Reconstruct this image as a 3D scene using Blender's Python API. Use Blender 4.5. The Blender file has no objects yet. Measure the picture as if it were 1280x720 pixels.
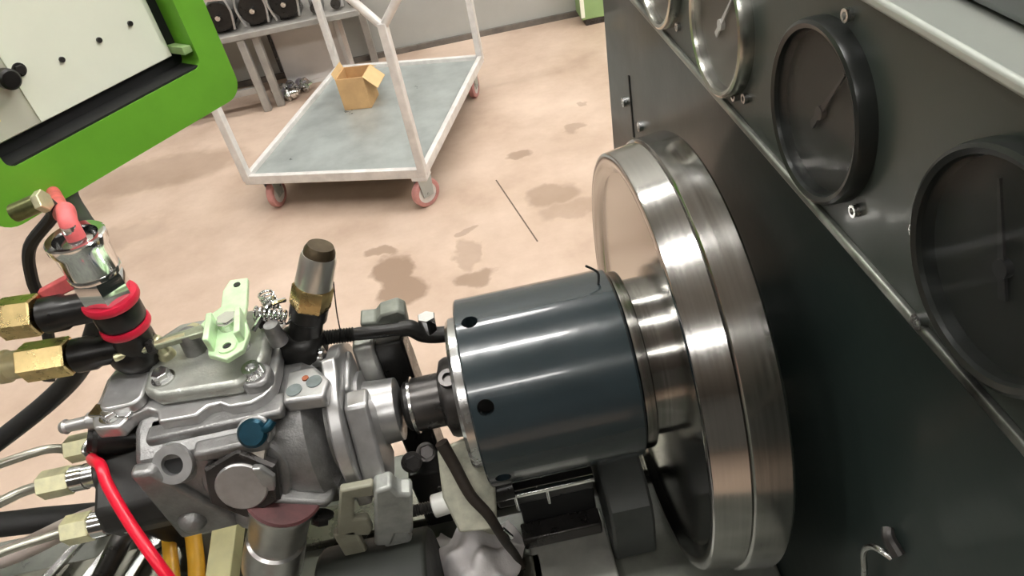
import bpy, bmesh, math, random
from mathutils import Vector, Matrix

random.seed(7)
scene = bpy.context.scene
COL = scene.collection

# ------------------------------------------------------------------ camera
FPX = 900.0
NADIR = Vector((860 - 640, 1430 - 360, FPX)).normalized()      # image direction of straight down (x right, y down, z forward)
ax = Vector((NADIR.y, -NADIR.x, 0)).normalized()
ay = ax.cross(NADIR)
YAW = 0.015
XW = math.cos(YAW) * ax + math.sin(YAW) * ay                   # world axes seen from the lens
YW = -math.sin(YAW) * ax + math.cos(YAW) * ay
ZW = -NADIR
row = [Vector((XW[i], YW[i], ZW[i])) for i in range(3)]        # lens axes in the world
cam_data = bpy.data.cameras.new('camera')
cam = bpy.data.objects.new('camera', cam_data)
COL.objects.link(cam)
R3 = Matrix((row[0], -row[1], -row[2])).transposed()
cam.matrix_world = Matrix.Translation((0, -0.4426, 1.473)) @ R3.to_4x4()
cam_data.sensor_width = 36
cam_data.lens = FPX / 1280 * 36
cam_data.clip_start = 0.02
scene.camera = cam

# ------------------------------------------------------------------ world + exposure
world = bpy.data.worlds.new('hall_ambient')  # added even ambient fill standing in for the distant hall
scene.world = world
world.use_nodes = True
wbg = world.node_tree.nodes['Background']
wbg.inputs[0].default_value = (0.86, 0.93, 1.0, 1)
wbg.inputs[1].default_value = 0.42
vs = scene.view_settings
vs.view_transform = 'Standard'
vs.look = 'None'
vs.exposure = 0.54
vs.gamma = 1.0
vs.use_curve_mapping = False
LAMP_STRENGTH = 60.0

# ------------------------------------------------------------------ materials
MATS = {}
def mat(name, col, rough=0.5, metal=0.0, var=0.0, scale=30.0, bump=0.0, bscale=None, coat=0.0,
        stretch=(1, 1, 1), rvar=0.0, emit=None, alpha=1.0, trans=0.0, col2=None, spec=0.5):
    if name in MATS: return MATS[name]
    m = bpy.data.materials.new(name); m.use_nodes = True
    nt = m.node_tree; N = nt.nodes; L = nt.links
    b = N['Principled BSDF']
    b.inputs['Base Color'].default_value = (*col, 1)
    b.inputs['Roughness'].default_value = rough
    b.inputs['Metallic'].default_value = metal
    b.inputs['Coat Weight'].default_value = coat
    b.inputs['Coat Roughness'].default_value = 0.07
    b.inputs['Specular IOR Level'].default_value = spec
    if trans: b.inputs['Transmission Weight'].default_value = trans
    if alpha < 1: b.inputs['Alpha'].default_value = alpha
    if emit:
        b.inputs['Emission Color'].default_value = (*emit[0], 1)
        b.inputs['Emission Strength'].default_value = emit[1]
    if var or bump or rvar:
        tc = N.new('ShaderNodeTexCoord'); mp = N.new('ShaderNodeMapping')
        mp.inputs['Scale'].default_value = stretch
        L.new(tc.outputs['Object'], mp.inputs['Vector'])
        nz = N.new('ShaderNodeTexNoise'); nz.inputs['Scale'].default_value = scale
        nz.inputs['Detail'].default_value = 6; nz.inputs['Roughness'].default_value = 0.6
        L.new(mp.outputs[0], nz.inputs['Vector'])
        if var:
            rp = N.new('ShaderNodeValToRGB'); L.new(nz.outputs['Fac'], rp.inputs['Fac'])
            c2 = col2 or tuple(max(0, c * (1 - var)) for c in col)
            c1 = tuple(min(1, c * (1 + var * 0.5)) for c in col)
            rp.color_ramp.elements[0].position = 0.32; rp.color_ramp.elements[0].color = (*c2, 1)
            rp.color_ramp.elements[1].position = 0.66; rp.color_ramp.elements[1].color = (*c1, 1)
            L.new(rp.outputs[0], b.inputs['Base Color'])
        if rvar:
            mr = N.new('ShaderNodeMapRange')
            mr.inputs['From Min'].default_value = 0.3; mr.inputs['From Max'].default_value = 0.7
            mr.inputs['To Min'].default_value = max(0.02, rough - rvar); mr.inputs['To Max'].default_value = min(1, rough + rvar)
            L.new(nz.outputs['Fac'], mr.inputs['Value']); L.new(mr.outputs[0], b.inputs['Roughness'])
        if bump:
            nb = N.new('ShaderNodeTexNoise'); nb.inputs['Scale'].default_value = bscale or scale * 3
            nb.inputs['Detail'].default_value = 4
            L.new(mp.outputs[0], nb.inputs['Vector'])
            bp = N.new('ShaderNodeBump'); bp.inputs['Strength'].default_value = bump; bp.inputs['Distance'].default_value = 0.002
            L.new(nb.outputs['Fac'], bp.inputs['Height']); L.new(bp.outputs[0], b.inputs['Normal'])
    MATS[name] = m
    return m

alu = mat('cast_aluminium', (0.29, 0.285, 0.28), 0.42, 0.75, var=0.25, scale=60, bump=0.25, bscale=500, rvar=0.08)
alu_light = mat('machined_aluminium', (0.52, 0.515, 0.51), 0.36, 0.8, var=0.12, scale=90, rvar=0.06)
steel = mat('bright_steel', (0.62, 0.62, 0.61), 0.24, 1.0, var=0.15, scale=40, rvar=0.08)
chrome = mat('chrome', (0.85, 0.86, 0.86), 0.10, 1.0, rvar=0.05, scale=50)
turned = mat('turned_steel', (0.44, 0.43, 0.41), 0.15, 1.0, var=0.10, scale=6, stretch=(60, 1, 1), rvar=0.04)
brass = mat('brass', (0.72, 0.55, 0.26), 0.30, 1.0, var=0.2, scale=60, rvar=0.08)
brass_pale = mat('yellow_zinc', (0.70, 0.67, 0.43), 0.34, 0.75, var=0.25, scale=70, rvar=0.08)
zinc = mat('green_zinc', (0.60, 0.80, 0.50), 0.42, 0.25, var=0.18, scale=80, rvar=0.1)
black = mat('black_oxide', (0.016, 0.015, 0.014), 0.34, 0.3, var=0.4, scale=60, rvar=0.1)
black_rub = mat('black_rubber', (0.012, 0.012, 0.012), 0.55, 0.0, var=0.3, scale=50)
dark_steel = mat('oiled_dark_steel', (0.07, 0.065, 0.062), 0.32, 0.7, var=0.4, scale=40, rvar=0.12)
slate = mat('slate_paint', (0.021, 0.032, 0.037), 0.22, 0.0, var=0.06, scale=18, bump=0.16, bscale=70, coat=0.5, rvar=0.03)
cab_paint = mat('dark_green_grey_paint', (0.019, 0.029, 0.026), 0.40, 0.0, var=0.10, scale=8, bump=0.05, bscale=90, coat=0.22, rvar=0.06)
cab_light = mat('pale_grey_paint', (0.13, 0.14, 0.135), 0.45, 0.0, var=0.1, scale=10)
olive = mat('olive_grey_paint', (0.19, 0.19, 0.15), 0.5, 0.1, var=0.3, scale=25, rvar=0.1)
bed_mat = mat('oily_bed_paint', (0.16, 0.165, 0.14), 0.38, 0.2, var=0.45, scale=14, rvar=0.14, bump=0.1, bscale=60)
green = mat('bright_green_paint', (0.145, 0.40, 0.03), 0.40, 0.0, var=0.12, scale=12, bump=0.05, bscale=300)
cream = mat('cream_white_panel', (0.92, 0.94, 0.78), 0.42, 0.0, var=0.05, scale=5)
inner_black = mat('black_paint', (0.008, 0.008, 0.008), 0.7)
red_rub = mat('red_rubber', (0.62, 0.012, 0.045), 0.38, 0.0, var=0.2, scale=60)
red_wire = mat('red_wire_jacket', (0.72, 0.006, 0.03), 0.30, 0.0, var=0.1, scale=60)
red_tape = mat('faded_red_plastic', (0.66, 0.12, 0.12), 0.5, 0.0, var=0.3, scale=50)
blue = mat('blue_anodised', (0.008, 0.050, 0.078), 0.28, 0.6, var=0.3, scale=60)
rag = mat('white_rag', (0.74, 0.70, 0.69), 0.9, 0.0, var=0.12, scale=30, bump=0.3, bscale=250)
card = mat('cardboard', (0.60, 0.37, 0.17), 0.8, 0.0, var=0.15, scale=12)
galv = mat('galvanised_sheet', (0.44, 0.475, 0.46), 0.36, 0.45, var=0.22, scale=7, rvar=0.1)
white_pnt = mat('white_frame_paint', (0.72, 0.69, 0.66), 0.42, 0.1, var=0.15, scale=20)
tyre_red = mat('pink_red_tyre', (0.52, 0.24, 0.22), 0.5, 0.0, var=0.2, scale=40)
yellow = mat('yellow_orange_grip', (0.80, 0.42, 0.03), 0.38, 0.0, var=0.12, scale=40)
cream_wood = mat('cream_stick', (0.80, 0.75, 0.42), 0.6, 0.0, var=0.18, scale=20, stretch=(1, 1, 0.15))
brown = mat('brown_leather', (0.028, 0.020, 0.014), 0.6, 0.0, var=0.5, scale=60)
glass = mat('gauge_glass', (0.02, 0.022, 0.02), 0.06, 0.0, alpha=0.12, spec=0.5)
dial_grey = mat('gauge_dial', (0.022, 0.025, 0.022), 0.5, 0.0, var=0.15, scale=20)
bezel_blk = mat('gauge_bezel_black', (0.018, 0.020, 0.018), 0.28, 0.2, var=0.2, scale=30)
wall_mat = mat('grey_wall_paint', (0.40, 0.40, 0.37), 0.6, 0.0, var=0.10, scale=2.5)
ceil_mat = mat('ceiling_paint', (0.30, 0.30, 0.29), 0.8)
hall_mat = mat('hall_wall_paint', (0.17, 0.17, 0.16), 0.7, var=0.1, scale=2)
lamp_white = mat('lamp_housing', (0.8, 0.8, 0.8), 0.5)
rack_grey = mat('rack_grey_paint', (0.36, 0.34, 0.31), 0.5, 0.2, var=0.2, scale=12)
bin_white = mat('white_bin_plastic', (0.68, 0.65, 0.62), 0.5, 0.0, var=0.06, scale=8)
green_pale = mat('pale_green_paint', (0.28, 0.42, 0.17), 0.5, 0.0, var=0.1, scale=8)

def floor_material():
    m = bpy.data.materials.new('pinkish_concrete'); m.use_nodes = True
    nt = m.node_tree; N = nt.nodes; L = nt.links; b = N['Principled BSDF']
    tc = N.new('ShaderNodeNewGeometry')
    n1 = N.new('ShaderNodeTexNoise'); n1.inputs['Scale'].default_value = 2.2; n1.inputs['Detail'].default_value = 8; n1.inputs['Roughness'].default_value = 0.62
    L.new(tc.outputs['Position'], n1.inputs['Vector'])
    rp = N.new('ShaderNodeValToRGB'); L.new(n1.outputs['Fac'], rp.inputs['Fac'])
    e = rp.color_ramp.elements
    e[0].position = 0.30; e[0].color = (0.40, 0.285, 0.21, 1)
    e[1].position = 0.68; e[1].color = (0.62, 0.48, 0.38, 1)
    # oil stains with shapes of their own
    nd = N.new('ShaderNodeTexNoise'); nd.inputs['Scale'].default_value = 11; nd.inputs['Detail'].default_value = 5
    L.new(tc.outputs['Position'], nd.inputs['Vector'])
    wob = N.new('ShaderNodeVectorMath'); wob.operation = 'MULTIPLY_ADD'
    L.new(nd.outputs['Color'], wob.inputs[0]); wob.inputs[1].default_value = (0.13, 0.13, 0); wob.inputs[2].default_value = (-0.065, -0.065, 0)
    add = N.new('ShaderNodeVectorMath'); add.operation = 'ADD'
    L.new(tc.outputs['Position'], add.inputs[0]); L.new(wob.outputs[0], add.inputs[1])
    spots = [(-0.36, 1.57, 0.07, 0.10, 0.9), (-0.325, 1.46, 0.085, 0.08, 0.9), (-0.41, 1.70, 0.07, 0.03, 0.7), (-0.08, 1.44, 0.07, 0.04, 0.75),
             (-0.10, 1.58, 0.04, 0.09, 0.45), (0.18, 2.19, 0.05, 0.035, 0.7), (0.25, 1.84, 0.10, 0.07, 0.6), (0.43, 2.31, 0.05, 0.04, 0.5),
             (0.30, 1.72, 0.12, 0.05, 0.35), (-1.45, 2.72, 0.4, 0.16, 0.45), (-1.6, 2.2, 0.3, 0.10, 0.35), (-0.085, 1.72, 0.03, 0.02, 0.5), (0.52, 2.5, 0.03, 0.02, 0.5)]
    acc = None
    for (x, y, rx, ry, k) in spots:
        mp = N.new('ShaderNodeVectorMath'); mp.operation = 'SUBTRACT'
        L.new(add.outputs[0], mp.inputs[0]); mp.inputs[1].default_value = (x, y, 0)
        sc = N.new('ShaderNodeVectorMath'); sc.operation = 'MULTIPLY'
        L.new(mp.outputs[0], sc.inputs[0]); sc.inputs[1].default_value = (1 / rx, 1 / ry, 0)
        ln = N.new('ShaderNodeVectorMath'); ln.operation = 'LENGTH'; L.new(sc.outputs[0], ln.inputs[0])
        mr = N.new('ShaderNodeMapRange'); mr.inputs['From Min'].default_value = 1.15; mr.inputs['From Max'].default_value = 0.85
        mr.inputs['To Min'].default_value = 0; mr.inputs['To Max'].default_value = k
        L.new(ln.outputs['Value'], mr.inputs['Value'])
        if acc is None: acc = mr.outputs[0]
        else:
            mx = N.new('ShaderNodeMath'); mx.operation = 'MAXIMUM'; L.new(acc, mx.inputs[0]); L.new(mr.outputs[0], mx.inputs[1]); acc = mx.outputs[0]
    mix = N.new('ShaderNodeMix'); mix.data_type = 'RGBA'
    L.new(acc, mix.inputs['Factor']); L.new(rp.outputs[0], mix.inputs['A']); mix.inputs['B'].default_value = (0.26, 0.175, 0.12, 1)
    L.new(mix.outputs['Result'], b.inputs['Base Color'])
    rr = N.new('ShaderNodeMapRange'); rr.inputs['To Min'].default_value = 0.62; rr.inputs['To Max'].default_value = 0.42
    L.new(acc, rr.inputs['Value']); L.new(rr.outputs[0], b.inputs['Roughness'])
    bp = N.new('ShaderNodeBump'); bp.inputs['Strength'].default_value = 0.15; bp.inputs['Distance'].default_value = 0.01
    L.new(n1.outputs['Fac'], bp.inputs['Height']); L.new(bp.outputs[0], b.inputs['Normal'])
    return m
floor_mat = floor_material()

# ------------------------------------------------------------------ mesh helpers
def V(*a): return Vector(a)
def frame(d):
    d = Vector(d).normalized()
    h = Vector((0, 0, 1)) if abs(d.z) < 0.9 else Vector((1, 0, 0))
    u = h.cross(d).normalized(); w = d.cross(u).normalized()
    return u, w, d

class MB:
    def __init__(s): s.v = []; s.f = []
    def add(s, vs, fs):
        o = len(s.v); s.v += [Vector(x) for x in vs]; s.f += [tuple(o + i for i in f) for f in fs]; return s
    def box(s, c, size, rot=None):
        c = Vector(c); hx, hy, hz = (q / 2 for q in size)
        P = [Vector((x * hx, y * hy, z * hz)) for x in (-1, 1) for y in (-1, 1) for z in (-1, 1)]
        if rot is not None: P = [rot @ p for p in P]
        return s.add([c + p for p in P], [(0, 1, 3, 2), (4, 6, 7, 5), (0, 4, 5, 1), (2, 3, 7, 6), (0, 2, 6, 4), (1, 5, 7, 3)])
    def span(s, a, b):
        return s.box([(a[i] + b[i]) / 2 for i in range(3)], [abs(b[i] - a[i]) for i in range(3)])
    def lathe(s, o, d, prof, n=48, phase=0.0, close=True):
        """prof: list of (distance along d, radius)"""
        o = Vector(o); u, w, d = frame(d); vs = []; fs = []; rings = []
        for (h, r) in prof:
            if r < 1e-6: rings.append([len(vs)]); vs.append(o + d * h)
            else:
                rings.append(list(range(len(vs), len(vs) + n)))
                for i in range(n):
                    a = phase + 2 * math.pi * i / n
                    vs.append(o + d * h + (u * math.cos(a) + w * math.sin(a)) * r)
        for A, B in zip(rings, rings[1:]):
            if len(A) == 1 and len(B) == 1: continue
            for i in range(n):
                j = (i + 1) % n
                if len(A) == 1: fs.append((A[0], B[j], B[i]))
                elif len(B) == 1: fs.append((A[i], A[j], B[0]))
                else: fs.append((A[i], A[j], B[j], B[i]))
        if close:
            if len(rings[0]) > 1: fs.append(tuple(reversed(rings[0])))
            if len(rings[-1]) > 1: fs.append(tuple(rings[-1]))
        return s.add(vs, fs)
    def cyl(s, p0, p1, r0, r1=None, n=24, phase=0.0, ch=0.0):
        p0 = Vector(p0); p1 = Vector(p1); L = (p1 - p0).length; r1 = r0 if r1 is None else r1
        pr = [(0, r0), (L, r1)] if not ch else [(0, r0 - ch), (ch, r0), (L - ch, r1), (L, r1 - ch)]
        return s.lathe(p0, p1 - p0, pr, n, phase)
    def hexa(s, p0, p1, r, phase=0.0): return s.cyl(p0, p1, r, n=6, phase=phase, ch=r * 0.08)
    def ring(s, o, d, r0, r1, h, n=40):
        return s.lathe(o, d, [(0, r0), (0, r1), (h, r1), (h, r0), (0, r0)], n, close=False)
    def tube(s, pts, r, n=12, sub=6):
        pts = [Vector(p) for p in pts]
        if sub > 1 and len(pts) > 2:
            q = []
            for i in range(len(pts) - 1):
                p0 = pts[max(i - 1, 0)]; p1 = pts[i]; p2 = pts[i + 1]; p3 = pts[min(i + 2, len(pts) - 1)]
                for k in range(sub):
                    t = k / sub
                    q.append(0.5 * ((2 * p1) + (p2 - p0) * t + (2 * p0 - 5 * p1 + 4 * p2 - p3) * t * t + (3 * p1 - p0 - 3 * p2 + p3) * t ** 3))
            pts = q + [pts[-1]]
        vs = []; fs = []; u = None
        for i, p in enumerate(pts):
            d = (pts[min(i + 1, len(pts) - 1)] - pts[max(i - 1, 0)]).normalized()
            if u is None: u, w, _ = frame(d)
            else: u = (u - d * u.dot(d)).normalized(); w = d.cross(u)
            rr = r(i / (len(pts) - 1)) if callable(r) else r
            for k in range(n):
                a = 2 * math.pi * k / n; vs.append(p + (u * math.cos(a) + w * math.sin(a)) * rr)
        for i in range(len(pts) - 1):
            for k in range(n):
                j = (k + 1) % n; fs.append((i * n + k, i * n + j, (i + 1) * n + j, (i + 1) * n + k))
        fs.append(tuple(reversed(range(n)))); fs.append(tuple(range((len(pts) - 1) * n, len(pts) * n)))
        return s.add(vs, fs)
    def prism(s, poly, o, eu, ew, ed, h):
        """polygon in (eu, ew) at o, pushed by h along ed"""
        o = Vector(o); eu = Vector(eu); ew = Vector(ew); ed = Vector(ed); n = len(poly)
        vs = [o + eu * a + ew * b for a, b in poly] + [o + eu * a + ew * b + ed * h for a, b in poly]
        fs = [tuple(reversed(range(n))), tuple(range(n, 2 * n))] + [(i, (i + 1) % n, n + (i + 1) % n, n + i) for i in range(n)]
        return s.add(vs, fs)
    def sphere(s, c, r, n=16, squash=(1, 1, 1)):
        c = Vector(c); m = n // 2; vs = []; fs = []
        vs.append(c + V(0, 0, r * squash[2]))
        for i in range(1, m):
            t = math.pi * i / m
            for k in range(n):
                a = 2 * math.pi * k / n
                vs.append(c + V(r * math.sin(t) * math.cos(a) * squash[0], r * math.sin(t) * math.sin(a) * squash[1], r * math.cos(t) * squash[2]))
        vs.append(c - V(0, 0, r * squash[2])); last = len(vs) - 1
        for k in range(n): fs.append((0, 1 + k, 1 + (k + 1) % n)); fs.append((last, last - n + (k + 1) % n, last - n + k))
        for i in range(m - 2):
            for k in range(n):
                a = 1 + i * n; fs.append((a + k, a + n + k, a + n + (k + 1) % n, a + (k + 1) % n))
        return s.add(vs, fs)
    def mesh(s, name, off=(0, 0, 0), smooth=35):
        off = Vector(off); me = bpy.data.meshes.new(name)
        me.from_pydata([tuple(p - off) for p in s.v], [], s.f)
        bm = bmesh.new(); bm.from_mesh(me); bmesh.ops.recalc_face_normals(bm, faces=bm.faces); bm.to_mesh(me); bm.free()
        if smooth:
            me.shade_smooth(); me.set_sharp_from_angle(angle=math.radians(smooth))
        return me
    def build(s, name, m, parent=None, bevel=0.0, smooth=35, seg=2):
        off = WORLD_OFF.get(parent.name, Vector((0, 0, 0))) if parent else Vector((0, 0, 0))
        base = off
        if parent is None:                                   # a thing that is one mesh: origin at its base
            xs = [p.x for p in s.v]; ys = [p.y for p in s.v]; zs = [p.z for p in s.v]
            base = Vector(((min(xs) + max(xs)) / 2, (min(ys) + max(ys)) / 2, min(zs)))
        me = s.mesh(name, base, smooth); me.materials.append(m)
        o = bpy.data.objects.new(name, me); COL.objects.link(o)
        if parent is None: o.location = base
        else: o.parent = parent
        WORLD_OFF[o.name] = base
        if bevel:
            md = o.modifiers.new('bevel', 'BEVEL'); md.width = bevel; md.segments = seg; md.limit_method = 'ANGLE'; md.angle_limit = math.radians(40)
            md.harden_normals = False
        return o
WORLD_OFF = {}
def tag(o, label, cat, group=None):
    o['label'] = label; o['category'] = cat
    if group: o['group'] = group
    return o
def thing(name, loc, label, cat, group=None):
    o = bpy.data.objects.new(name, None); COL.objects.link(o); o.location = loc; o.empty_display_size = 0.05
    WORLD_OFF[o.name] = Vector(loc)
    return tag(o, label, cat, group)
def struct(o): o['kind'] = 'structure'; return o
def rrect(x0, y0, x1, y1, r, n=5):
    P = []
    for cx, cy, a0 in ((x1 - r, y1 - r, 0), (x0 + r, y1 - r, 90), (x0 + r, y0 + r, 180), (x1 - r, y0 + r, 270)):
        for k in range(n + 1):
            a = math.radians(a0 + 90 * k / n); P.append((cx + r * math.cos(a), cy + r * math.sin(a)))
    return P
def rotz(a): return Matrix.Rotation(a, 3, 'Z')
EX, EY, EZ = V(1, 0, 0), V(0, 1, 0), V(0, 0, 1)
def bolt(name, p, d, r, parent, m=steel, washer=True, h=None, head='hex'):
    p = Vector(p); d = Vector(d).normalized(); h = h or r * 0.8; q = MB()
    if washer: q.cyl(p, p + d * r * 0.25, r * 1.35, n=20); p = p + d * r * 0.25
    if head == 'hex': q.hexa(p, p + d * h, r)
    else:
        q.lathe(p, d, [(0, r), (h, r), (h, r * 0.55), (h * 0.4, r * 0.5), (h * 0.4, 0)], 20)
    return q.build(name, m, parent)

# ================================================================== SETTING
fl = struct(MB().span((-6, -9, -0.1), (6, 3.7, 0)).build('floor', floor_mat, smooth=0))
# saw-cut joint across the concrete
dj = (V(0.149, 1.562, 0) - V(0.061, 2.02, 0)); nj = V(-dj.y, dj.x, 0).normalized() * 0.0026
MB().prism([(0, -1), (1, -1), (1, 1), (0, 1)], V(0.061, 2.02, -0.002), dj, nj, EZ, 0.0025).build('joint_line', mat('dark_joint', (0.12, 0.085, 0.06), 0.8), fl)
wb = struct(MB().span((-6, 3.58, 0), (6, 3.75, 4.4)).build('wall_back', wall_mat, smooth=0))
struct(MB().span((-6, 3.562, 0), (6, 3.58, 0.03)).build('baseboard_back', mat('dirty_skirting', (0.16, 0.14, 0.12), 0.7, var=0.4, scale=9), smooth=0))
struct(MB().span((-6.15, -9, 0), (-6, 3.75, 4.4)).build('wall_left', hall_mat, smooth=0))
struct(MB().span((6, -9, 0), (6.15, 3.75, 4.4)).build('wall_right', hall_mat, smooth=0))
struct(MB().span((-6, -9.15, 0), (6, -9, 4.4)).build('wall_front', hall_mat, smooth=0))
struct(MB().span((-6, -9, 4.4), (6, 3.75, 4.5)).build('ceiling', ceil_mat, smooth=0))

# ceiling tube lamps in rows along the hall
def lamp(x, y, label, k):
    t = thing('tube_lamp', (x, y, 4.4), label, 'lamp', 'ceiling tube lamps')
    MB().span((x - 0.75, y - 0.09, 4.33), (x + 0.75, y + 0.09, 4.4)).build('housing', lamp_white, t, bevel=0.006)
    gl = mat('lamp_diffuser_%d' % round(k * 100), (0.9, 0.9, 0.9), 0.5, emit=((1.0, 0.985, 0.95), LAMP_STRENGTH * k))
    MB().prism(rrect(-0.07, -0.03, 0.07, 0.03, 0.028), V(x - 0.73, y, 4.31), EY, EZ, EX, 1.46).build('diffuser', gl, t)
# row behind the camera dimmed; rightmost lamps added to brighten the console's white panel
for yy, rname, k in ((2.7, 'nearest the back wall', 0.72), (0.1, 'in the row above the pump', 1.0), (-3.0, 'in the row behind the camera', 0.45)):
    for xx, cname, kc in ((-2.1, 'leftmost', 0.8), (0.0, 'second', 1.0), (2.1, 'third', 1.0), (4.2, 'rightmost', 2.2 if yy < 0.5 else 0.8)):
        lamp(xx - 0.45, yy, 'white ceiling tube lamp ' + rname + ', ' + cname + ' from the left', k * kc)

# ================================================================== MACHINE CABINET
CX = 0.20
cab = thing('machine_cabinet', (0.6, -0.1, 0), 'dark green grey machine cabinet carrying round gauges behind the steel flywheel', 'machine')
MB().span((CX, -0.95, 0.0), (1.0, 0.475, 1.203)).build('cabinet_body', cab_paint, cab, bevel=0.004)
MB().span((CX - 0.006, -0.95, 1.209), (1.0, 0.475, 1.336)).build('gauge_panel', mat('gauge_panel_lit_paint', (0.038, 0.048, 0.040), 0.42, 0.0, coat=0.12, var=0.10, scale=8, bump=0.05, bscale=90, rvar=0.05), cab, bevel=0.002)  # lighter than the body: reflected light put into the base colour
MB().span((CX - 0.009, -0.95, 1.2035), (CX + 0.02, 0.475, 1.2095)).build('trim_strip', mat('worn_trim', (0.26, 0.27, 0.24), 0.3, 0.6, var=0.9, scale=14), cab, bevel=0.0015)
MB().span((CX - 0.012, -0.95, 1.337), (CX + 0.03, 0.475, 1.343)).build('trim_strip', mat('pale_trim', (0.40, 0.42, 0.38), 0.4, 0.3), cab, bevel=0.002)
MB().span((CX + 0.01, -0.95, 1.345), (1.0, 0.475, 1.50)).build('upper_panel', cab_light, cab, bevel=0.004)
# latch slot and its screws on the far end
MB().prism([(0.356, 1.097), (0.360, 1.096), (0.352, 1.018), (0.347, 1.019)], V(CX - 0.0012, 0, 0), EY, EZ, EX, 0.003).build('latch_slot', inner_black, cab)
for (y, z) in ((0.379, 1.053), (0.308, 1.054)):
    bolt('screw', (CX, y, z), (-1, 0, 0), 0.006, cab, steel, washer=False, h=0.005, head='socket')
for y in (-0.62, -0.2135, 0.02, 0.30):
    bolt('screw', (CX - 0.006, y, 1.2235 if y != -0.2135 else 1.2105), (-1, 0, 0), 0.0042, cab, steel, washer=False, h=0.004, head='socket')
def gauge(y, z, R, bz, dial_m, needle_a, needle_m):
    x = CX - 0.006
    g = MB().lathe((x, y, z), (-1, 0, 0), [(0, R * 1.0), (0.007, R * 1.0), (0.0095, R * 0.985), (0.0105, R * 0.95), (0.0095, R * 0.90), (0.002, R * 0.87), (0.0, R * 0.87)], 64, close=False).build('gauge', bz, cab)
    MB().cyl((x + 0.0005, y, z), (x - 0.0018, y, z), R * 0.875, n=48).build('dial', dial_m, g)
    nd = MB()
    dv = V(0, -math.cos(needle_a), math.sin(needle_a)); pv = V(0, -dv.z, dv.y)
    nd.prism([(-0.25 * R, -0.0022), (0.70 * R, -0.0006), (0.70 * R, 0.0006), (-0.25 * R, 0.0022)], V(x - 0.0032, y, z), dv, pv, V(-1, 0, 0), 0.0012)
    nd.cyl((x - 0.0018, y, z), (x - 0.0050, y, z), 0.004, n=16)
    nd.build('needle', needle_m, g)
    MB().cyl((x - 0.0068, y, z), (x - 0.0074, y, z), R * 0.885, n=48).build('glass', glass, g)
    for k in range(3):
        a = math.radians(100 + 120 * k)
        bolt('screw', (x, y + R * 1.13 * math.cos(a), z + R * 1.13 * math.sin(a)), (-1, 0, 0), 0.0035, g, steel, washer=False, h=0.0035, head='socket')
    return g
needle_dark = mat('needle_dark', (0.03, 0.03, 0.03), 0.4)
needle_white = mat('needle_white', (0.75, 0.75, 0.72), 0.4)
bezel_steel = mat('gauge_bezel_steel', (0.55, 0.55, 0.50), 0.26, 1.0, var=0.2, scale=30)
dial_brown = mat('gauge_dial_brown', (0.16, 0.145, 0.12), 0.5, 0.0, var=0.15, scale=20)
gauge(-0.250, 1.272, 0.051, bezel_blk, dial_grey, 2.0, needle_dark)
gauge(-0.102, 1.268, 0.051, bezel_blk, dial_grey, 1.0, needle_dark)
gauge(0.047, 1.266, 0.051, bezel_steel, dial_brown, 0.9, needle_white)
gauge(0.193, 1.266, 0.051, bezel_steel, dial_brown, 1.2, needle_dark)
# small bent hook near the bottom
MB().tube([(CX - 0.004, -0.229, 0.93), (CX - 0.006, -0.226, 0.985), (CX - 0.008, -0.2215, 1.012), (CX - 0.009, -0.227, 1.029), (CX - 0.008, -0.234, 1.036), (CX - 0.004, -0.2395, 1.035)], 0.0021, n=10).build('hook', steel, cab)
MB().tube([(CX - 0.003, -0.2285, 1.050), (CX - 0.005, -0.234, 1.048), (CX - 0.003, -0.2425, 1.043)], lambda t: 0.0034 + 0.0012 * t, n=10).build('hook_stud', dark_steel, cab)

# ================================================================== FLYWHEEL
fw = thing('flywheel', (0.13, 0, 0.81), 'large turned steel flywheel disc standing in front of the dark cabinet', 'flywheel')
O = V(0, 0, 1.0)
MB().lathe(O, EX, [(0.114, 0.0), (0.114, 0.164), (0.108, 0.172), (0.1072, 0.1800), (0.1082, 0.1818), (0.1322, 0.1858), (0.1330, 0.1850)], 160, close=False).build('front_rim', turned, fw)
MB().lathe(O, EX, [(0.1330, 0.1850), (0.1338, 0.1870), (0.1346, 0.1882), (0.1585, 0.1905), (0.1602, 0.1895), (0.1602, 0.13), (0.168, 0.12), (0.168, 0.0)], 160, close=False).build('rear_rim', turned, fw)
MB().lathe(O, EX, [(0.0895, 0.0), (0.0895, 0.078), (0.0905, 0.0795), (0.0985, 0.0795), (0.0995, 0.0785), (0.0995, 0.070), (0.1145, 0.070)], 96, close=False).build('hub_flange', turned, fw)
MB().cyl((0.167, 0, 1), (CX, 0, 1), 0.045, n=48).build('spindle', dark_steel, fw)

# ================================================================== COUPLING
cp = thing('drive_coupling', (0.02, 0, 0.916), 'glossy slate grey painted cylindrical coupling with drilled holes between pump and flywheel', 'coupling')
X0, X1, RC = -0.046, 0.0890, 0.084
body = MB().lathe(O, EX, [(X0, 0.066), (X0, 0.0825), (X0 + 0.0015, RC), (X1 - 0.002, RC), (X1, 0.082), (X1, 0.02), (X1 - 0.02, 0.02), (X1 - 0.02, 0.066), (X0, 0.066)], 128, close=False).build('sleeve', slate, cp)
cut = MB()
for k in range(7):
    a = math.radians(91 + 51.43 * k); d = V(0, math.cos(a), math.sin(a))
    cut.cyl(V(-0.033, 0, 1) + d * 0.055, V(-0.033, 0, 1) + d * 0.1, 0.0068, n=20)
cutter = cut.build('cutter', slate)
bmod = body.modifiers.new('holes', 'BOOLEAN'); bmod.object = cutter; bmod.operation = 'DIFFERENCE'; bmod.solver = 'EXACT'
bpy.context.view_layer.update()
dg = bpy.context.evaluated_depsgraph_get()
nm = bpy.data.meshes.new_from_object(body.evaluated_get(dg)); body.modifiers.clear(); body.data = nm
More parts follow.
